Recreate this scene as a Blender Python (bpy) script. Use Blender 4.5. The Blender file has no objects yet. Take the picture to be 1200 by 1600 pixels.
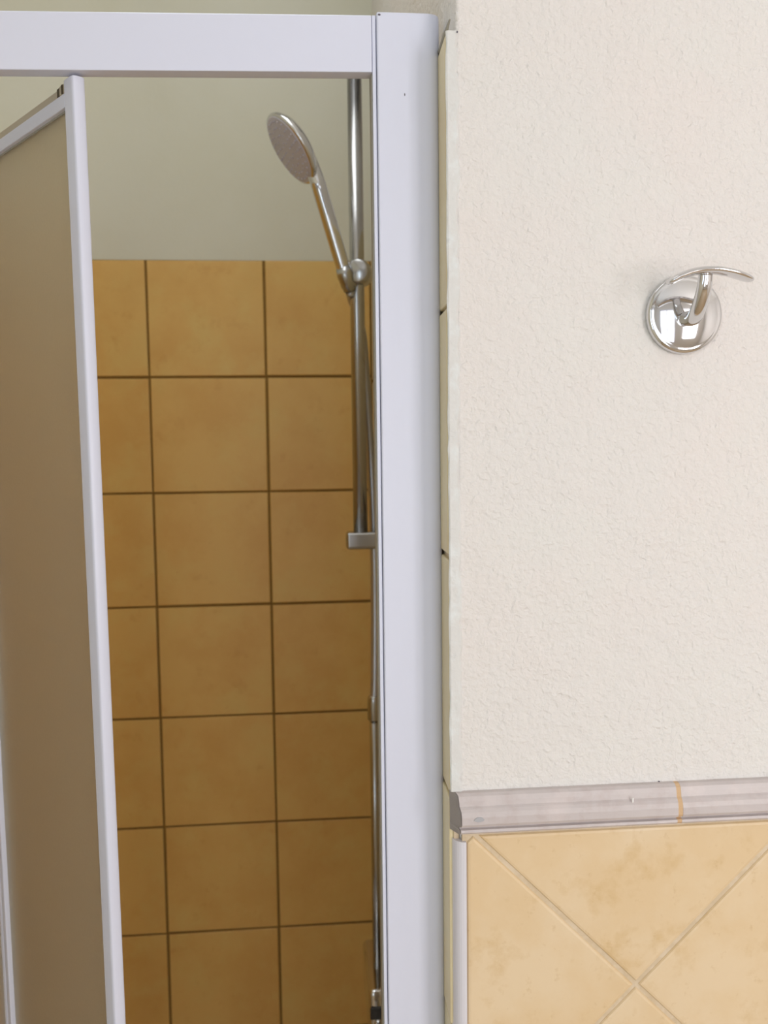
import bpy, bmesh, math, random
from mathutils import Vector, Matrix

S = bpy.context.scene
random.seed(7)

# ------------------------------------------------------------------ camera
ZC = 1.55                                   # eye height
YAW, PITCH, ROLL = .0842, .0794, -.0120
CAM = Vector((0, 0, ZC))
_f = Vector((math.sin(YAW)*math.cos(PITCH), math.cos(YAW)*math.cos(PITCH), -math.sin(PITCH)))
_r = Vector((math.cos(YAW), -math.sin(YAW), 0)); _u = _r.cross(_f)
R_ = math.cos(ROLL)*_r + math.sin(ROLL)*_u
U_ = -math.sin(ROLL)*_r + math.cos(ROLL)*_u
cd = bpy.data.cameras.new('camera'); cam = bpy.data.objects.new('camera', cd)
S.collection.objects.link(cam); S.camera = cam
cam.matrix_world = Matrix(((R_.x, U_.x, -_f.x, CAM.x), (R_.y, U_.y, -_f.y, CAM.y), (R_.z, U_.z, -_f.z, CAM.z), (0, 0, 0, 1)))
cd.sensor_fit = 'VERTICAL'; cd.sensor_height = 36; cd.sensor_width = 27; cd.lens = 1350/1600*36
cd.clip_start = .02; cd.clip_end = 50
cd.dof.use_dof = True; cd.dof.focus_distance = .71; cd.dof.aperture_fstop = 8.0

# ------------------------------------------------------------------ world, lights, exposure
W = bpy.data.worlds.new('world'); S.world = W; W.use_nodes = True
bg = W.node_tree.nodes['Background']; bg.inputs[0].default_value = (.72, .84, 1, 1); bg.inputs[1].default_value = 1.0

def window_light(name, x, y, z, w, h, power, col, rot=(math.radians(90), 0, 0)):
    l = bpy.data.lights.new(name, 'AREA'); l.shape = 'RECTANGLE'; l.size = w; l.size_y = h
    l.energy = power; l.color = col
    o = bpy.data.objects.new(name, l); o.location = (x, y, z); o.rotation_euler = rot
    S.collection.objects.link(o); return o
# daylight entering through the two windows of the wall behind the camera
WINS = [(-.05, .75, .50, 2.15), (1.12, 1.95, .80, 2.20)]        # x0, x1, z0, z1
YR = -1.70
for (x0, x1, z0, z1), pw in zip(WINS, (5.5, 25)):
    window_light('window_daylight', (x0+x1)/2, YR+.005, (z0+z1)/2, x1-x0-.08, z1-z0-.08, pw, (1.0, .93, .895))
# cooler daylight from the window in the left wall, beside the camera
LW_ = (-1.15, -.45, 1.15, 2.1)                   # y0, y1, z0, z1
window_light('window_daylight', -.56+.005, (LW_[0]+LW_[1])/2, (LW_[2]+LW_[3])/2, LW_[1]-LW_[0]-.08, LW_[3]-LW_[2]-.08, 6.5, (.70, .85, 1.0), (math.radians(90), 0, math.radians(-90)))
# added unseen skylight that brings more light into the shower
SKY = (-.35, .10, .55, 1.25)                     # x0, x1, y0, y1
window_light('added_skylight_fill', (SKY[0]+SKY[1])/2, (SKY[2]+SKY[3])/2, 2.55-.001, SKY[1]-SKY[0]-.06, SKY[3]-SKY[2]-.06, 1.5, (1.0, .97, .88), (0, 0, 0))
S.view_settings.view_transform = 'Standard'; S.view_settings.look = 'None'
S.view_settings.exposure = 0.10; S.view_settings.gamma = 1; S.view_settings.use_curve_mapping = False

# ------------------------------------------------------------------ helpers
def lin(c):
    return tuple((v/255/12.92 if v/255 <= .04045 else ((v/255+.055)/1.055)**2.4) for v in c)

def at(px, py, Y):
    """point seen at pixel (px, py) on the plane y = Y"""
    d = _f*1350 + R_*(px-600) + U_*(800-py)
    return CAM + d*(Y/d.y)

def mat(name, col, rough=.5, metal=0.0, bump=None, var=None, **kw):
    """bump = (scale, distance, detail); var = (colour2, scale, contrast)"""
    m = bpy.data.materials.new(name); m.use_nodes = True
    nt = m.node_tree; b = nt.nodes['Principled BSDF']; L = nt.links.new
    b.inputs['Base Color'].default_value = (*col, 1); b.inputs['Roughness'].default_value = rough
    b.inputs['Metallic'].default_value = metal
    for k, v in kw.items(): b.inputs[k.replace('_', ' ')].default_value = v
    g = nt.nodes.new('ShaderNodeNewGeometry')
    if var:
        oi = nt.nodes.new('ShaderNodeObjectInfo')
        ad = nt.nodes.new('ShaderNodeVectorMath'); ad.operation = 'ADD'
        ml = nt.nodes.new('ShaderNodeVectorMath'); ml.operation = 'SCALE'; ml.inputs[0].default_value = (7, 3, 5)
        L(oi.outputs['Random'], ml.inputs['Scale']); L(g.outputs['Position'], ad.inputs[0]); L(ml.outputs[0], ad.inputs[1])
        src = ad.outputs[0]
        mix = None; prev = None
        for i, (c2, sc, lo, hi, amt) in enumerate(var):
            n = nt.nodes.new('ShaderNodeTexNoise'); n.inputs['Scale'].default_value = sc
            n.inputs['Detail'].default_value = 6; n.inputs['Roughness'].default_value = .62
            L(src, n.inputs['Vector'])
            r = nt.nodes.new('ShaderNodeMapRange'); r.inputs['From Min'].default_value = lo; r.inputs['From Max'].default_value = hi
            r.inputs['To Max'].default_value = amt
            L(n.outputs['Fac'], r.inputs['Value'])
            mx = nt.nodes.new('ShaderNodeMix'); mx.data_type = 'RGBA'
            L(r.outputs[0], mx.inputs[0])
            if prev is None: mx.inputs[6].default_value = (*col, 1)
            else: L(prev, mx.inputs[6])
            mx.inputs[7].default_value = (*c2, 1); prev = mx.outputs[2]
        L(prev, b.inputs['Base Color'])
    if bump:
        hs = None
        for sc, dist, st in bump:
            n = nt.nodes.new('ShaderNodeTexNoise'); n.inputs['Scale'].default_value = sc
            n.inputs['Detail'].default_value = 3; n.inputs['Distortion'].default_value = .4
            L(g.outputs['Position'], n.inputs['Vector'])
            bp = nt.nodes.new('ShaderNodeBump'); bp.inputs['Strength'].default_value = st
            bp.inputs['Distance'].default_value = dist
            L(n.outputs['Fac'], bp.inputs['Height'])
            if hs is not None: L(hs, bp.inputs['Normal'])
            hs = bp.outputs[0]
        L(hs, b.inputs['Normal'])
    return m

M = {}
M['plaster'] = mat('cream_plaster', (.80, .775, .745), .72, bump=[(240, .0017, 1.0), (100, .0020, .7), (16, .005, .5)],
                   var=[((.83, .76, .72), 5, .45, .7, .5), ((.80, .80, .76), 9, .5, .7, .5)])
M['plaster_edge'] = mat('filler_plaster', (.745, .745, .725), .7, bump=[(160, .0012, .8), (60, .002, .7)],
                        var=[((.80, .84, .84), 40, .5, .65, .8), ((.55, .57, .57), 55, .62, .72, .5)])
M['shower_plaster'] = mat('shower_plaster', (.72, .71, .60), .75, bump=[(90, .001, .3)],
                          var=[((.66, .64, .49), 3, .4, .65, .5)])
M['ceiling'] = mat('ceiling_paint', (.85, .85, .83), .8)
M['wain_tile'] = mat('sand_tile', (.76, .575, .345), .42,
                     var=[((.80, .64, .43), 9, .45, .62, .8), ((.66, .46, .22), 26, .55, .72, .75), ((.60, .40, .18), 90, .62, .75, .5)],
                     bump=[(130, .0004, .35), (14, .001, .3)])
M['shower_tile'] = mat('ochre_tile', (.78, .50, .155), .38,
                       var=[((.72, .42, .115), 8, .42, .62, .8), ((.77, .55, .18), 14, .5, .7, .7), ((.64, .33, .08), 30, .6, .75, .5)],
                       bump=[(60, .0005, .3), (12, .001, .3)])
M['return_tile'] = mat('return_tile', (.82, .72, .46), .40,
                       var=[((.76, .62, .36), 12, .42, .62, .6)], bump=[(60, .0005, .3)])
M['grout_light'] = mat('light_grout', (.66, .53, .36), .85, var=[((.74, .62, .46), 60, .45, .6, .8)], bump=[(240, .001, .7)])
M['grout_dark'] = mat('dark_grout', (.27, .155, .035), .85, bump=[(240, .001, .5)])
M['grout_orange'] = mat('orange_grout', (.66, .45, .26), .8, bump=[(240, .001, .5)])
M['trim_tile'] = mat('mauve_trim_tile', (.58, .525, .515), .38,
                     var=[((.53, .455, .44), 80, .48, .66, .7), ((.68, .60, .58), 30, .5, .7, .6)], bump=[(150, .0004, .4)])
M['trim_end'] = mat('grey_trim_edge', (.66, .61, .58), .6, bump=[(200, .001, .5)])
M['smudge'] = mat('blue_grey_smudge', (.44, .44, .46), .6)
M['fleck'] = mat('white_paint_fleck', (.9, .9, .88), .6)
M['nick'] = mat('dark_nick', (.10, .09, .12), .6)
M['enamel'] = mat('white_enamel', (.735, .765, .90), .38, bump=[(5, .002, .04)])
M['edge_strip'] = mat('white_edge_strip', (.76, .745, .80), .3)
M['seal'] = mat('grey_seal', (.36, .34, .28), .6)
M['dark'] = mat('dark_plastic', (.06, .04, .015), .5)
M['beige_with_shade'] = mat('beige_with_shade', (.50, .44, .34), .45)  # beige of the roller carrier; on the top bead, shade put into colour
M['chrome'] = mat('chrome', (.68, .68, .69), .07, 1.0)
M['chrome_soft'] = mat('brushed_chrome', (.46, .46, .46), .22, 1.0)
M['spray'] = mat('grey_spray_face', (.58, .57, .68), .3, bump=[(500, .0008, .4)])
M['hose'] = mat('metal_hose', (.46, .46, .47), .33, .85)
M['floor'] = mat('floor_tile', (.52, .40, .26), .4)
M['tray'] = mat('white_tray', (.82, .82, .82), .2)
M['reflect_dark'] = mat('painted_reflection', (.04, .04, .045), .5)  # dark colour of the painted reflection on the mixer
# frosted acrylic
m = bpy.data.materials.new('frosted_acrylic'); m.use_nodes = True; nt = m.node_tree; b = nt.nodes['Principled BSDF']
b.inputs['Base Color'].default_value = (.82, .76, .62, 1); b.inputs['Roughness'].default_value = .62
b.inputs['Transmission Weight'].default_value = .88; b.inputs['IOR'].default_value = 1.45
n = nt.nodes.new('ShaderNodeTexNoise'); n.inputs['Scale'].default_value = 400; g = nt.nodes.new('ShaderNodeNewGeometry')
bp = nt.nodes.new('ShaderNodeBump'); bp.inputs['Strength'].default_value = .3; bp.inputs['Distance'].default_value = .0005
nt.links.new(g.outputs['Position'], n.inputs['Vector']); nt.links.new(n.outputs['Fac'], bp.inputs['Height']); nt.links.new(bp.outputs[0], b.inputs['Normal'])
M['frost'] = m

COL = S.collection
def obj(name, bm, m, parent=None, smooth=False, bevel=0, seg=2):
    me = bpy.data.meshes.new(name)
    bmesh.ops.recalc_face_normals(bm, faces=bm.faces[:])
    if smooth:
        for f in bm.faces: f.smooth = True
    bm.to_mesh(me); bm.free(); me.materials.append(M[m])
    o = bpy.data.objects.new(name, me); COL.objects.link(o)
    if parent: o.parent = parent
    if bevel:
        md = o.modifiers.new('bevel', 'BEVEL'); md.width = bevel; md.segments = seg; md.limit_method = 'ANGLE'; md.angle_limit = math.radians(35)
        for p in me.polygons: p.use_smooth = True
        w = o.modifiers.new('wn', 'WEIGHTED_NORMAL'); w.keep_sharp = True
    return o

def thing(name, label, cat, loc=(0, 0, 0), rz=0, group=None):
    o = bpy.data.objects.new(name, None); o.empty_display_size = .05; COL.objects.link(o)
    o.location = loc; o.rotation_euler = (0, 0, rz); o['label'] = label; o['category'] = cat
    if group: o['group'] = group
    return o

def struct(name, bm, m, label=None, **k):
    o = obj(name, bm, m, **k); o['kind'] = 'structure'
    if label: o['label'] = label
    return o

def box(bm, x0, x1, y0, y1, z0, z1):
    v = [bm.verts.new((x, y, z)) for x in (x0, x1) for y in (y0, y1) for z in (z0, z1)]
    for q in ((0, 1, 3, 2), (4, 6, 7, 5), (0, 4, 5, 1), (2, 3, 7, 6), (0, 2, 6, 4), (1, 5, 7, 3)):
        bm.faces.new([v[i] for i in q])
    return v
def B(*a):
    bm = bmesh.new(); box(bm, *a); return bm

def extrude_poly(pts, z0, z1, bm=None):
    """vertical prism of a cross-section in x, y"""
    bm = bm or bmesh.new()
    a = [bm.verts.new((x, y, z0)) for x, y in pts]; c = [bm.verts.new((x, y, z1)) for x, y in pts]
    n = len(pts)
    for i in range(n): bm.faces.new((a[i], a[(i+1) % n], c[(i+1) % n], c[i]))
    bm.faces.new(a[::-1]); bm.faces.new(c)
    return bm

def sweep(pts, rad, n=16, up=Vector((0, 0, 1)), cap=True, bm=None):
    """tube along pts; rad = list of r or (side, up)"""
    bm = bm or bmesh.new(); pts = [Vector(p) for p in pts]; rings = []
    N = len(pts); prevu = None
    for i, p in enumerate(pts):
        t = (pts[min(i+1, N-1)] - pts[max(i-1, 0)]).normalized()
        u = prevu if prevu is not None else up
        s = t.cross(u)
        if s.length < 1e-4: s = t.cross(Vector((1, 0, 0)))
        s.normalize(); u = s.cross(t).normalized(); prevu = u
        r = rad[i] if isinstance(rad, (list, tuple)) else rad
        ra, rb = r if isinstance(r, (list, tuple)) else (r, r)
        rings.append([bm.verts.new(p + s*ra*math.cos(2*math.pi*k/n) + u*rb*math.sin(2*math.pi*k/n)) for k in range(n)])
    for a, c in zip(rings, rings[1:]):
        for k in range(n): bm.faces.new((a[k], a[(k+1) % n], c[(k+1) % n], c[k]))
    if cap: bm.faces.new(rings[0][::-1]); bm.faces.new(rings[-1])
    return bm

def lathe(prof, axis, origin, n=48, bm=None):
    """prof = [(r, h)], h along axis"""
    bm = bm or bmesh.new(); axis = Vector(axis).normalized(); origin = Vector(origin)
    s = axis.cross(Vector((0, 0, 1)))
    if s.length < 1e-3: s = axis.cross(Vector((1, 0, 0)))
    s.normalize(); u = s.cross(axis)
    rings = []
    for r, h in prof:
        if r < 1e-6: rings.append([bm.verts.new(origin+axis*h)]*n); continue
        rings.append([bm.verts.new(origin+axis*h+(s*math.cos(2*math.pi*k/n)+u*math.sin(2*math.pi*k/n))*r) for k in range(n)])
    for a, c in zip(rings, rings[1:]):
        for k in range(n):
            q = []
            for v in (a[k], a[(k+1) % n], c[(k+1) % n], c[k]):
                if v not in q: q.append(v)
            if len(q) > 2: bm.faces.new(q)
    for r in (rings[0], rings[-1]):
        if r[0] is not r[1]: bm.faces.new(r)
    return bm

def catmull(P, k=8):
    P = [Vector(p) for p in P]; Q = [P[0]*2-P[1]] + P + [P[-1]*2-P[-2]]; out = []
    for i in range(1, len(Q)-2):
        a, b_, c, d = Q[i-1:i+3]
        for j in range(k):
            t = j/k
            out.append(.5*((2*b_)+(c-a)*t+(2*a-5*b_+4*c-d)*t*t+(3*b_-a-3*c+d)*t**3))
    out.append(P[-1]); return out

def inset(poly, d):
    """offset a convex counter-clockwise polygon inwards"""
    n = len(poly); out = []
    for i in range(n):
        p0, p1, p2 = Vector(poly[i-1]), Vector(poly[i]), Vector(poly[(i+1) % n])
        a = (p1-p0).normalized(); c = (p2-p1).normalized()
        na = Vector((-a.y, a.x)); nc = Vector((-c.y, c.x))
        k = (na+nc); k = k/max(.25, (1+na.dot(nc)))
        out.append(p1+k*d)
    return out
def clip(poly, x0, x1, z0, z1):
    for ax, lim, sg in ((0, x0, 1), (0, x1, -1), (1, z0, 1), (1, z1, -1)):
        out = []
        for i in range(len(poly)):
            a, c = poly[i-1], poly[i]; ia = sg*(a[ax]-lim) >= 0; ic = sg*(c[ax]-lim) >= 0
            if ia != ic:
                t = (lim-a[ax])/(c[ax]-a[ax]); out.append((a[0]+(c[0]-a[0])*t, a[1]+(c[1]-a[1])*t))
            if ic: out.append(c)
        poly = out
        if len(poly) < 3: return []
    return poly
def area(p): return sum(p[i-1][0]*p[i][1]-p[i][0]*p[i-1][1] for i in range(len(p)))/2
def tile_mesh(poly, fn, thick=.007, ch=.0011):
    """poly in 2-D (ccw) -> tile with chamfered edge; fn(u, v, h) -> world, h = height above the bed"""
    bm = bmesh.new(); n = len(poly)
    rs = [[bm.verts.new(fn(p[0], p[1], h)) for p in pl] for pl, h in ((poly, 0), (poly, thick-ch), (inset(poly, ch*.45), thick-ch*.3), (inset(poly, ch*1.5), thick))]
    for a, c in zip(rs, rs[1:]):
        for k in range(n): bm.faces.new((a[k], a[(k+1) % n], c[(k+1) % n], c[k]))
    bm.faces.new(rs[-1]); bm.faces.new(rs[0][::-1])
    return bm

# ------------------------------------------------------------------ the room
XR, XL, YB, YF = 2.45, -.56, 1.53, .694        # right wall, left wall, back of shower (tile face), front plaster face
XE = .119                                       # end of the front wall (plaster), tiles of the return stand at .111
H = 2.55
struct('floor', B(XL-.1, XR+.1, YR-.1, YB+.2, -.08, 0), 'floor', 'floor of the bathroom, below the picture')
bm = bmesh.new()
for a in ((XL-.1, SKY[0], YR-.1, YB+.2), (SKY[1], XR+.1, YR-.1, YB+.2), (SKY[0], SKY[1], YR-.1, SKY[2]), (SKY[0], SKY[1], SKY[3], YB+.2)): box(bm, *a, H, H+.08)
struct('ceiling', bm, 'ceiling', 'white ceiling, above the picture')
bm = bmesh.new(); t = .03; a, b_, c, d = SKY  # frame around the added skylight
box(bm, a, a+t, c, d, H-.01, H+.06); box(bm, b_-t, b_, c, d, H-.01, H+.06); box(bm, a+t, b_-t, c, c+t, H-.01, H+.06); box(bm, a+t, b_-t, d-t, d, H-.01, H+.06)
struct('window_3', bm, 'enamel', 'white frame of the added skylight, above the picture')
wall_right = struct('wall_right', B(XE, XR+.1, YF, YB+.2, 0, H), 'plaster', 'cream rough plaster wall holding the chrome hook, tiled below', bevel=.003)
wall_back = struct('wall_back', B(XL-.1, XE, YB+.007, YB+.2, 0, H), 'shower_plaster', 'back wall of the shower, painted above, ochre square tiles below')
bm = B(XL-.1, XL, YR-.1, LW_[0], 0, H); box(bm, XL-.1, XL, LW_[1], YB+.007, 0, H)
box(bm, XL-.1, XL, LW_[0], LW_[1], 0, LW_[2]); box(bm, XL-.1, XL, LW_[0], LW_[1], LW_[3], H)
wall_left = struct('wall_left', bm, 'shower_plaster', 'left side wall of the shower and room')
struct('wall_side', B(XR, XR+.1, YR-.1, YF, 0, H), 'plaster', 'side wall of the room right of the camera')
# rear wall with two windows
bm = bmesh.new(); xs = [XL] + [v for w in WINS for v in w[:2]] + [XR]
for i in range(0, len(xs), 2): box(bm, xs[i], xs[i+1], YR-.1, YR, 0, H)
for x0, x1, z0, z1 in WINS:
    box(bm, x0, x1, YR-.1, YR, 0, z0); box(bm, x0, x1, YR-.1, YR, z1, H)
struct('wall_rear', bm, 'plaster', 'wall with two windows behind the camera')
for i, (x0, x1, z0, z1) in enumerate(WINS):
    bm = bmesh.new(); t = .04
    box(bm, x0, x0+t, YR-.05, YR+.02, z0, z1); box(bm, x1-t, x1, YR-.05, YR+.02, z0, z1)
    box(bm, x0+t, x1-t, YR-.05, YR+.02, z0, z0+t); box(bm, x0+t, x1-t, YR-.05, YR+.02, z1-t, z1)
    box(bm, (x0+x1)/2-.02, (x0+x1)/2+.02, YR-.03, YR+.015, z0+t, z1-t)
    struct('window_%d' % (i+1), bm, 'enamel', 'white window frame behind the camera')

bm = bmesh.new(); a, b_, c, d = LW_; t = .04
box(bm, XL-.05, XL+.015, a, a+t, c, d); box(bm, XL-.05, XL+.015, b_-t, b_, c, d); box(bm, XL-.05, XL+.015, a+t, b_-t, c, c+t); box(bm, XL-.05, XL+.015, a+t, b_-t, d-t, d)
struct('window_4', bm, 'enamel', 'white window frame in the left wall beside the camera')
# --- tiles of the shower back wall
ZT = ZC+.3178                                   # top of the tiling
g = .0042
def sq_tiles(us, vs, fn, parent, material, jit=.0006):
    for i in range(len(us)-1):
        for j in range(len(vs)-1):
            u0, u1, v0, v1 = us[i]+g/2, us[i+1]-g/2, vs[j]+g/2, vs[j+1]-g/2
            if u1-u0 < .004: continue
            r = lambda: random.uniform(-jit, jit)
            h = random.uniform(-.0003, .0004)
            p = [(u0+r(), v0+r()), (u1+r(), v0+r()), (u1+r(), v1+r()), (u0+r(), v1+r())]
            obj('tile', tile_mesh(p, lambda u, v, w: fn(u, v, w+h if w > 0 else w)), material, parent)
def rows(top, z0=.0):
    v = [top]
    while v[-1]-.2 > z0+.02: v.append(v[-1]-.2)
    return (v+[z0])[::-1]
X0 = -.2735
sq_tiles([XL+.008, X0-.2, X0, X0+.2, .111], rows(ZT), lambda u, v, w: (u, YB+.007-w, v), wall_back, 'shower_tile')
o = obj('grout', B(XL+.002, .1165, YB+.0030, YB+.0069, 0, ZT-.001), 'grout_dark', wall_back)
# --- tiles of the left shower wall
sq_tiles([.80, .93, 1.13, 1.33, YB-.0005], rows(ZT), lambda u, v, w: (XL+w, u, v), wall_left, 'shower_tile')
obj('grout', B(XL+.0001, XL+.004, .80, YB+.002, 0, ZT-.001), 'grout_dark', wall_left)
# --- tiles of the return (the narrow end of the right wall, running into the shower)
ZR = ZC+.3195
sq_tiles([YF+.0008, .86, 1.06, 1.26, 1.46, YB-.0005], [0]+[ZC+.3128-.2022*k-.002 for k in range(9, 0, -1) if ZC+.3128-.2022*k > .05]+[ZR],
         lambda u, v, w: (XE-.001-w, u, v), wall_right, 'return_tile')
obj('grout', B(XE-.0046, XE-.0002, YF+.001, YB+.002, 0, ZR-.002), 'grout_light', wall_right)

# --- plaster filler band over the tile edges at the corner
def jag_strip(x0, x1, y0, y1, z0, z1, n, amp):
    bm = bmesh.new(); prev = None
    for i in range(n+1):
        z = z0+(z1-z0)*i/n; a = random.uniform(-amp, amp); c = random.uniform(-amp, amp)
        q = [bm.verts.new(p) for p in ((x0+a*.25, y1, z), (x0+a*.25, y0+.0008, z), (x0+.0012, y0, z), (x1-.002+c, y0, z), (x1+c, y1-.0001, z))]
        if prev:
            for k in range(5): bm.faces.new((prev[k], prev[(k+1) % 5], q[(k+1) % 5], q[k]))
        else: bm.faces.new(q)
        prev = q
    bm.faces.new(prev[::-1]); return bm
obj('corner_filler', jag_strip(.1112, .1215, YF-.0016, YF+.0007, ZC-.2905, ZC+.3195, 60, .0015), 'plaster_edge', wall_right, smooth=False)
# dark open gap above the topmost return tile
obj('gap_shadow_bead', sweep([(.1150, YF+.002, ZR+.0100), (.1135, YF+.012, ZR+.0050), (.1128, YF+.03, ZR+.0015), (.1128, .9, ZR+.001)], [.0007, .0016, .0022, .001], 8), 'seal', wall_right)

# --- lozenge tiles under the chair rail
YT = .688
hx = .2*2**.5/2
cx, cz = at(994, 1539, YT).x, at(994, 1539, YT).z
ZTOP = ZC-.3275; XT0 = .1245
for i in range(-3, 16):
    for j in range(-12, 4):
        if (i+j) % 2 == 0: continue
        mx, mz = cx+i*hx, cz+j*hx
        p = [(mx+hx, mz), (mx, mz+hx), (mx-hx, mz), (mx, mz-hx)]
        p = [tuple(v) for v in inset(p, .0018+random.uniform(-.0001, .0004))]
        p = clip(p, XT0, XR-.001, .001, ZTOP)
        if len(p) < 3 or abs(area(p)) < 2e-4: continue
        q = []
        for v in p:
            if not q or (Vector(v)-Vector(q[-1])).length > 1e-4: q.append(v)
        if (Vector(q[0])-Vector(q[-1])).length < 1e-4: q.pop()
        if area(q) < 0: q = q[::-1]
        obj('tile', tile_mesh(q, lambda u, v, w: (u, YF-w*6/7, v), ch=.0018), 'wain_tile', wall_right)
obj('grout', B(.1205, XR-.001, YF-.0040, YF-.0001, .0005, ZTOP+.003), 'grout_light', wall_right)

# --- white rounded edge strip of the tiling below the chair rail
c = []
for k in range(9):
    a = math.pi/2*k/8; c.append((.1235-.0105*math.sin(a)-.0, YT+.0105-.0115*math.cos(a)))
pts = c + [(.1130, YF+.012), (.1190, YF+.012), (.1190, YF-.0005), (.1235, YF-.0005)]
e = struct('trim_2', extrude_poly(pts, 0, ZC-.332), 'edge_strip', 'white rounded plastic strip along the corner of the lower tiling', smooth=False)

# --- chair rail
rail = bpy.data.objects.new('trim_1', None); COL.objects.link(rail); rail['kind'] = 'structure'
rail['label'] = 'mauve grey moulded tile rail between the plaster and the sand tiles'
rail.location = (.1186, YF, ZC-.2905)
prof = [(0, 0), (.0045, -.0002), (.0072, -.0022), (.0084, -.0060), (.0090, -.0100), (.0108, -.0116), (.0124, -.0140), (.0132, -.0180),
        (.0134, -.0240), (.0122, -.0262), (.0088, -.0270), (.0086, -.0284), (.0112, -.0292), (.0116, -.0312), (.0100, -.0330), (0, -.0335)]
def trim_piece(x0, x1, mitre=False):
    bm = bmesh.new(); n = len(prof); rs = []
    for s in range(7):
        t = s/6; r = []
        for o_, z in prof:
            a = x0 + (-(.0134-o_)*.32 if mitre else 0)
            x = a+(x1-a)*t
            r.append(bm.verts.new((x-.1186, -o_+random.uniform(-.00012, .00012), z+random.uniform(-.0001, .0001))))
        rs.append(r)
    for a, c in zip(rs, rs[1:]):
        for k in range(n): bm.faces.new((a[k], a[(k+1) % n], c[(k+1) % n], c[k]))
    bm.faces.new(rs[0][::-1]); bm.faces.new(rs[-1]); return bm
xj = .3050
tp = obj('rail_tile', trim_piece(.1190, xj-.0020, True), 'trim_tile', rail)
x = xj+.0020
while x < XR-.01:
    obj('rail_tile', trim_piece(x, min(x+.196, XR-.001)), 'trim_tile', rail)
    x += .2
def scaled_prof(k, x0, x1):
    bm = bmesh.new(); rs = [[bm.verts.new((x-.1186, -o_*k, z*.985-.0002)) for o_, z in prof] for x in (x0, x1)]
    n = len(prof)
    for q in range(n): bm.faces.new((rs[0][q], rs[0][(q+1) % n], rs[1][(q+1) % n], rs[1][q]))
    bm.faces.new(rs[0][::-1]); bm.faces.new(rs[1]); return bm
x = xj
while x < XR-.01:
    go = obj('joint_grout', scaled_prof(.985, x-.0021, x+.0021), 'grout_orange', rail); x += .2
# mitred end, broken and grey
bm = bmesh.new()
ring = [[bm.verts.new((xx, yy, z)) for xx, yy in ((-.0002-(.0134-o_)*.32-.0003, -o_), (-.0076, max(-o_*.2, -.003)+.004))] for o_, z in prof]
for a, c in zip(ring, ring[1:]): bm.faces.new((a[0], c[0], c[1], a[1]))
bmesh.ops.solidify(bm, geom=bm.faces[:], thickness=.0006)
obj('broken_end', bm, 'trim_end', rail)
def blob(name, m, x, y, z, rx, rz, parent, n=9, th=.0003):
    bm = bmesh.new(); pts_ = [(x+rx*random.uniform(.6, 1)*math.cos(2*math.pi*k/n), z+rz*random.uniform(.6, 1)*math.sin(2*math.pi*k/n)) for k in range(n)]
    f = [bm.verts.new((a, y-th, c)) for a, c in pts_]; r = [bm.verts.new((a, y+th, c)) for a, c in pts_]
    bm.faces.new(f)
    for k in range(n): bm.faces.new((f[k], f[(k+1) % n], r[(k+1) % n], r[k]))
    return obj(name, bm, m, parent)
p = at(749, 1281, YF-.0134) - Vector(rail.location)
s_ = blob('paint_smudge', 'smudge', p.x, -.0134, p.z, .0055, .0030, rail); s_['label'] = 'blue grey smudge'
p = at(989, 1250, YF-.012) - Vector(rail.location)
s_ = blob('paint_fleck', 'fleck', p.x, -.0122, p.z, .0008, .0028, rail); s_['label'] = 'white paint fleck'
for qx, qy in ((715, 1238), (745, 1237.5), (1031, 1222), (1057, 1224)):
    p = at(qx, qy, YF-.002); blob('speck', 'nick', p.x, YF-.0006, p.z, .0008, .0006, wall_right, 6)
for qx, qy in ((714.5, 50),):
    p = at(qx, qy, YF-.002); blob('speck', 'nick', p.x, YF-.0022, p.z, .0006, .0010, wall_right, 6)

# ------------------------------------------------------------------ shower enclosure frame
YP = .7285                                       # front of the wall post
ZP = ZC+.3490                                    # its top
fr = thing('shower_enclosure', 'white enamelled frame of the shower opening, top rail joined to a broad post', 'shower enclosure', (.085, .745, .10))
def loc(o, root):                                # keep world coordinates although parented
    o.matrix_parent_inverse = Matrix.Translation(-Vector(root.location)); return o
def post(px0, px1, flip=False):
    w = px1-px0
    c = [(.0026, .0032), (.0030, .0008), (.0042, 0), (w-.0135, 0), (w-.0085, .0005), (w-.0045, .0020), (w-.0018, .0048), (w-.0006, .0085), (w, .0135), (w, .030), (.0026, .030)]
    if flip: c = [(w-a, b_) for a, b_ in c]
    return [(px0+a, YP+b_) for a, b_ in c]
fp = loc(obj('post', extrude_poly(post(.0575, .1130), .10, ZP), 'enamel', fr, bevel=.0004), fr)
def lip(a, b_, y0, y1): return extrude_poly([(a, y0), (b_, y0), (b_, y1), (a, y1)], .10, ZP-.0012)
lp = loc(obj('inner_channel', lip(.0566, .0597, YP+.0030, YP+.026), 'enamel', fr, bevel=.0005), fr)
sl = loc(obj('seal_strip', lip(.0555, .0566, YP+.0060, YP+.024), 'seal', fr), fr)
wc = loc(obj('wall_channel', extrude_poly([(.1045, YP+.026), (.1115, YP+.012), (.1116, YP+.034), (.1045, YP+.034)], .10, ZP-.017), 'enamel', fr), fr)
fp2 = loc(obj('post', extrude_poly(post(XL+.001, XL+.0535, True), .10, ZP-.008), 'enamel', fr, bevel=.0004), fr)
for o_, bx, bz, rx, rz in ((fp, 632.5, 148, .0006, .0019), (fp, 592.5, 23, .0014, .0012)):
    p = at(bx, bz, YP); nb = blob('paint_nick', 'nick', p.x, YP, p.z, rx, rz, o_, 6, .0001)
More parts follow.
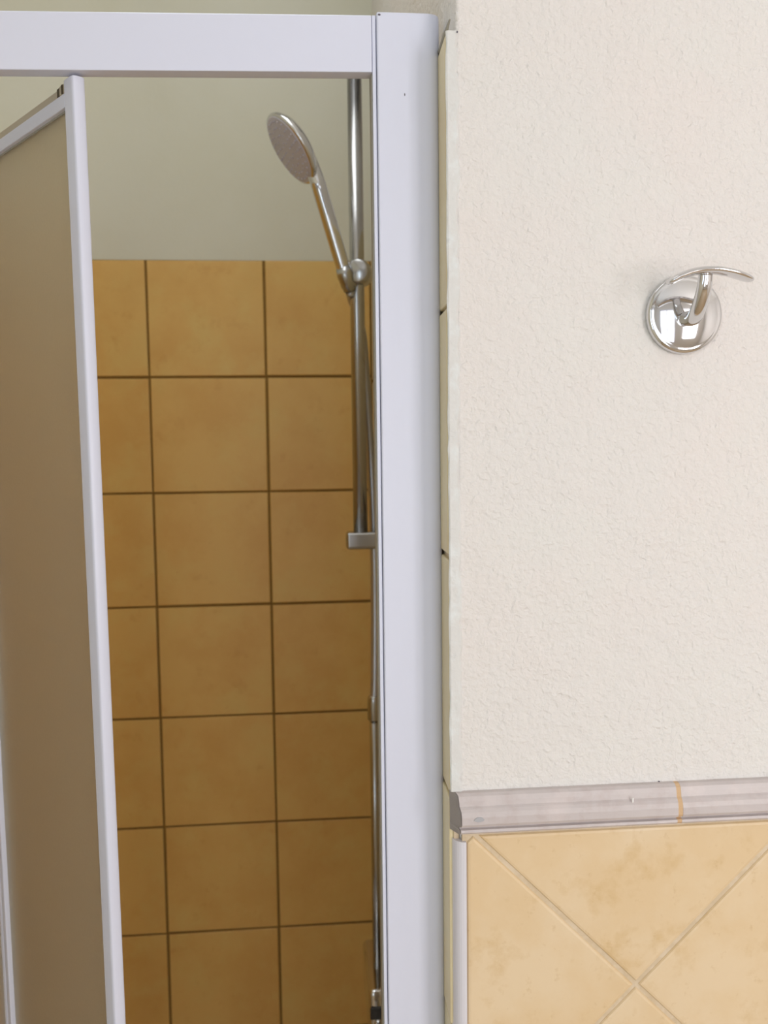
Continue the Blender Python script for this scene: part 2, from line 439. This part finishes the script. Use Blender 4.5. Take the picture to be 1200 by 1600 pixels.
# top rail: front lip and thicker body above, sloping very slightly
def rail_mesh(x0, z0, x1, z1):
    sec = [(.0022, 0), (.0155, .0), (.0155, .006), (.031, .006), (.031, .0440), (.0285, .0455), (.0040, .0455), (.0022, .0440)]
    bm = bmesh.new()
    rs = [[bm.verts.new((x, YP+a, z+b_)) for a, b_ in sec] for x, z in ((x0, z0), (x1, z1))]
    n = len(sec)
    for k in range(n): bm.faces.new((rs[0][k], rs[0][(k+1) % n], rs[1][(k+1) % n], rs[1][k]))
    bm.faces.new(rs[0][::-1]); bm.faces.new(rs[1]); return bm
loc(obj('top_rail', rail_mesh(XL+.054, ZC+.2935, .0563, ZC+.3027), 'enamel', fr, bevel=.0008), fr)
loc(obj('bottom_rail', B(XL+.054, .0563, YP+.003, YP+.03, .10, .135), 'enamel', fr, bevel=.002), fr)

# ------------------------------------------------------------------ folding door
LW = .268; ang = math.atan2(.778, -.628)
P0 = Vector((at(161, 800, .742).x+.0100, .7405, 0))
zt = ZC+.2958
door = thing('folding_shower_door', 'two-leaf folding shower door with frosted panels in white frames, standing folded open', 'shower door', (P0.x, P0.y, .14))
def leaf(origin, a, w, ztop, first):
    """leaf along local x; local -y... the viewer's face is on +y for the first leaf"""
    Mx = Matrix.Translation(Vector((origin.x, origin.y, 0))) @ Matrix.Rotation(a, 4, 'Z')
    def put(name, bm, m, parent=door, **k):
        bmesh.ops.transform(bm, matrix=Mx, verts=bm.verts[:]); o = obj(name, bm, m, parent, **k); return loc(o, door) if parent is door else o
    T = .0115; pw = .0165
    zb = .142
    # cross-section of the stile: rounded outer end
    def stile(x0, x1, ro):
        return extrude_poly([(x0, ro), (x0+ro*.3, ro*.3), (x0+ro, 0), (x1, 0), (x1, T), (x0+ro, T), (x0+ro*.3, T-ro*.3), (x0, T-ro)], zb, ztop+.001)
    put('stile', stile(0, pw, .0035), 'enamel', bevel=.0006)
    put('stile', extrude_poly([(w-pw, -.0012), (w, -.0012), (w, T+.0012), (w-pw, T+.0012)], zb, ztop), 'enamel', bevel=.0015)
    # top member: lower face proud, groove, upper bead
    s = 1
    bm = bmesh.new(); box(bm, pw, w-pw, .0, T, ztop-.0200, ztop-.0088); put('top_member', bm, 'enamel', bevel=.0008)
    bm = bmesh.new(); box(bm, pw+.004, w-pw, .0022, T-.0022, ztop-.0088, ztop-.0012); put('top_bead', bm, 'beige_with_shade', bevel=.0008)  # darker tone holds the shade of the recessed upper strip
    put('bottom_member', B(pw, w-pw, 0, T, zb+.001, zb+.022), 'enamel', bevel=.0008)
    put('top_seal', B(pw, w-pw, .0035, T-.0035, ztop-.0217, ztop-.0200), 'seal')
    put('frosted_panel', B(pw-.001, w-pw+.001, T/2-.002, T/2+.002, zb+.02, ztop-.0210), 'frost')
    if first:
        # roller carrier running in the top rail
        bm = bmesh.new(); box(bm, pw+.001, pw+.0105, .0005, T-.0005, ztop-.0086, ztop-.0008); rc = put('roller_carrier', bm, 'beige_with_shade', bevel=.0008)
        put('carrier_slot', B(pw+.0095, pw+.0155, .0008, T-.0008, ztop-.0082, ztop-.0014), 'dark', rc, bevel=.0004)
        put('carrier_slot', B(pw+.0025, pw+.0050, T-.0006, T+.0002, ztop-.0082, ztop-.0014), 'dark', rc)
leaf(P0, ang, LW, zt, True)
fold = P0 + Vector((math.cos(ang), math.sin(ang), 0))*LW
ang2 = math.atan2(-.778, -.628)
leaf(fold + Vector((-.004, .006, 0)), ang2, LW-.012, zt-.003, False)
door.rotation_euler = (0, -.0059, 0)             # the door hangs slightly out of plumb

# ------------------------------------------------------------------ shower tray
tr = bmesh.new()
box(tr, XL+.010, .1085, .731, YB-.002, 0, .05)
for a in ((XL+.010, .1085, .731, .790), (XL+.010, .1085, YB-.05, YB-.002), (XL+.010, XL+.06, .790, YB-.05), (.06, .1085, .790, YB-.05)): box(tr, *a, .05, .10)
to = obj('shower_tray', tr, 'tray', bevel=.002); to['label'] = 'white shower tray on the floor under the enclosure'; to['category'] = 'shower tray'

# ------------------------------------------------------------------ shower rail, handset, hose, mixer
YS = 1.25
XW = .111                                        # tile face of the side wall
tb, bb = at(557, 60, YS), at(559.5, 845, YS)
bx = (tb.x+bb.x)/2
set_ = thing('shower_rail', 'chrome vertical slide rail with brackets and sliding holder inside the shower', 'shower rail', (bx, YS, bb.z-.02))
loc(obj('rail_tube', sweep([(bx, YS, bb.z-.004), (bx, YS, tb.z+.01)], .0103, 24), 'chrome_soft', set_, smooth=True), set_)
for zz, nm in ((bb.z, 'wall_bracket'), (tb.z, 'wall_bracket')):
    b_ = bmesh.new(); box(b_, bx-.0215, XW-.0045, YS-.014, YS+.014, zz-.0115, zz+.0135)
    br = loc(obj(nm, b_, 'chrome_soft', set_, bevel=.005, seg=4), set_)
    obj('wall_flange', lathe([(.020, 0), (.020, .0035), (.018, .0045), (0, .0045)], (-1, 0, 0), (XW, YS, zz)), 'chrome_soft', br)
hc = at(562, 427, YS); YH = YS-.014
# sliding holder: round clamp drum with axis towards viewer, plus cone socket for the handle
loc(obj('holder_clamp', lathe([(0, -.020), (.014, -.0195), (.0165, -.018), (.0180, -.012), (.0180, .012), (.0165, .017), (0, .0175)], (.25, .97, 0), (hc.x, YS-.001, hc.z), 32), 'chrome_soft', set_, smooth=True), set_)
k0 = at(541, 446, YS-.024); 
loc(obj('holder_socket', sweep([at(537, 418, YH), at(540, 430, YH), at(547, 455, YH+.004)], [.0112, .0122, .0085], 20), 'chrome_soft', set_, smooth=True), set_)
loc(obj('holder_knob', lathe([(0, 0), (.010, .001), (.0115, .005), (.0115, .013), (.009, .016), (0, .0165)], (-.75, -.6, -.2), (hc.x-.010, YS-.004, hc.z-.014), 24), 'chrome_soft', set_, smooth=True), set_)

# handset
hs = thing('hand_shower', 'chrome hand shower with round grey spray face, resting in the holder of the rail', 'hand shower', at(539, 428, YS-.014))
a0, a1, a2 = at(539, 428, YH), at(518, 357, YH-.010), at(496, 284, YH-.018)
a3 = at(484, 252, YH-.014)
loc(obj('handle', sweep(catmull([a0, a0+(a1-a0)*.5, a1, a1+(a2-a1)*.6, a2, a3], 6),
        [.0098+.0008*min(1, i/18) for i in range(31)], 24), 'chrome', hs, smooth=True), hs)
hcn = at(456, 232, YH-.018)
vw = (CAM-hcn).normalized(); rt = (R_-vw*R_.dot(vw)).normalized(); ut = (U_-vw*U_.dot(vw)-rt*U_.dot(rt)).normalized()
nrm = ((-rt*.86 - ut*.51)*.93 + vw*.37).normalized()   # the spray face looks down to the left
up_ = Vector((0, 0, 1))
loc(obj('head', lathe([(0, -.020), (.016, -.019), (.032, -.0145), (.044, -.009), (.0495, -.003), (.0510, .0010), (.0503, .0036), (.0480, .0045)], nrm, hcn, 56), 'chrome', hs, smooth=True), hs)
fc = loc(obj('spray_face', lathe([(.0480, .0028), (.0470, .0052), (.045, .0058), (0, .0062)], nrm, hcn, 56), 'spray', hs, smooth=True), hs)
s1 = nrm.cross(up_).normalized(); s2 = s1.cross(nrm)
bm = bmesh.new()
for rr, cnt in ((.011, 8), (.022, 14), (.032, 20), (.041, 26)):
    for k in range(cnt):
        a = 2*math.pi*k/cnt; lathe([(.0014, 0), (.0010, .0018), (0, .0019)], nrm, hcn+nrm*.0058+(s1*math.cos(a)+s2*math.sin(a))*rr, 6, bm)
nz = (obj('nozzles', bm, 'spray', fc)); nz['kind'] = 'stuff'

# hose
hz = at(585, 1095, 1.235)
hosep = [at(547, 456, YH+.004), at(551, 470, 1.262), at(558, 490, 1.276), at(567, 535, 1.280), at(574, 640, 1.278), at(581, 745, 1.276), at(585, 850, 1.277), at(586.5, 960, 1.27), at(586, 1060, 1.255), at(585, 1092, 1.25)]
ho = obj('shower_hose', sweep(catmull(hosep, 10), .0068, 16), 'hose', smooth=True)
ho['label'] = 'grey metal shower hose hanging down behind the slide rail bracket'; ho['category'] = 'hose'
# riser pipe and mixer
mc = at(591, 1569, 1.20)
mix = thing('shower_mixer', 'chrome shower mixer at the foot of the riser pipe, by the post', 'tap', (mc.x, 1.24, mc.z))
ft = at(583.5, 1104, 1.25)
loc(obj('riser_pipe', sweep([(ft.x+.001, 1.25, mc.z+.02), (ft.x+.001, 1.25, ft.z)], .0068, 20), 'chrome_soft', mix, smooth=True), mix)
loc(obj('hose_connector', lathe([(.0090, -.020), (.0098, -.018), (.0098, .008), (.0088, .014), (.0070, .0165), (0, .0170)], (0, 0, 1), (ft.x+.001, 1.25, ft.z), 24), 'chrome_soft', mix, smooth=True), mix)
loc(obj('pipe_clip', B(ft.x+.007, XW-.0002, 1.2425, 1.2575, ft.z-.012, ft.z+.004), 'chrome_soft', mix, bevel=.002), mix)
bm = bmesh.new(); box(bm, mc.x-.0150, mc.x+.0165, 1.19, 1.33, mc.z-.045, mc.z+.026)
loc(obj('mixer_body', bm, 'chrome', mix, bevel=.009, seg=4), mix)
bm = bmesh.new(); box(bm, mc.x-.0125, mc.x+.012, 1.1875, 1.1915, mc.z-.016, mc.z+.003)
loc(obj('reflection_band', bm, 'reflect_dark', mix, bevel=.002), mix)  # dark band painted on the chrome in place of a reflection
loc(obj('lever', sweep([(mc.x, 1.195, mc.z-.030), (mc.x, 1.170, mc.z-.032), (mc.x-.001, 1.130, mc.z-.030)], [(.010, .009), (.009, .007), (.007, .004)], 16), 'chrome', mix, smooth=True), mix)
for yy in (1.225, 1.295):
    loc(obj('wall_flange', lathe([(.026, 0), (.025, .004), (.016, .009), (.0, .009)], (-1, 0, 0), (XW, yy, mc.z-.01)), 'chrome', mix), mix)

# ------------------------------------------------------------------ robe hook
YK = YF-.0006
hp = at(1069, 492, YF-.004)
hk = thing('robe_hook', 'chrome wall hook with round domed plate and curved crossbar, on the cream plaster', 'hook', (hp.x, YF, hp.z))
loc(obj('wall_plate', lathe([(.0308, 0), (.0315, .0012), (.0315, .0040), (.0306, .0058), (.0288, .0068), (.0276, .0068), (.0262, .0073), (.0235, .0082),
    (.0190, .0093), (.0140, .0102), (.0085, .0108), (.0040, .0111), (0, .01115)], (0, -1, 0), (hp.x, YK, hp.z), 96), 'chrome', hk, smooth=True), hk)
s0 = Vector((hp.x+.0000, YF-.010, hp.z-.0035))
top = at(1103, 427, YF-.046)
stem = catmull([s0, s0+Vector((.0005, -.010, -.0015)), Vector((top.x*.35+s0.x*.65, YF-.031, s0.z+.004)), Vector((top.x*.8+s0.x*.2, YF-.042, (s0.z+top.z)/2+.002)), top], 8)
n_ = len(stem)
loc(obj('stem', sweep(stem, [(.0078-.0022*i/(n_-1), .0060-.0016*i/(n_-1)) for i in range(n_)], 24, up=Vector((0, -1, 0))), 'chrome', hk, smooth=True), hk)
yb_ = YF-.047
bar = [at(1043, 443, yb_), at(1060, 433, yb_), at(1085, 424.5, yb_-.001), at(1112, 422, yb_-.002), at(1138, 425.5, yb_-.002), at(1158, 431.5, yb_-.001), at(1175, 438.5, yb_)]
bp_ = catmull(bar, 8); n_ = len(bp_)
def tp(i):
    t = i/(n_-1); e = 1-abs(2*t-1)**6
    return (.0022+.0062*e**.6*(1 if t > .5 else .9), .0008+.0021*e**.5)
loc(obj('crossbar', sweep(bp_, [tp(i) for i in range(n_)], 20, up=Vector((0, 0, 1))), 'chrome', hk, smooth=True), hk)
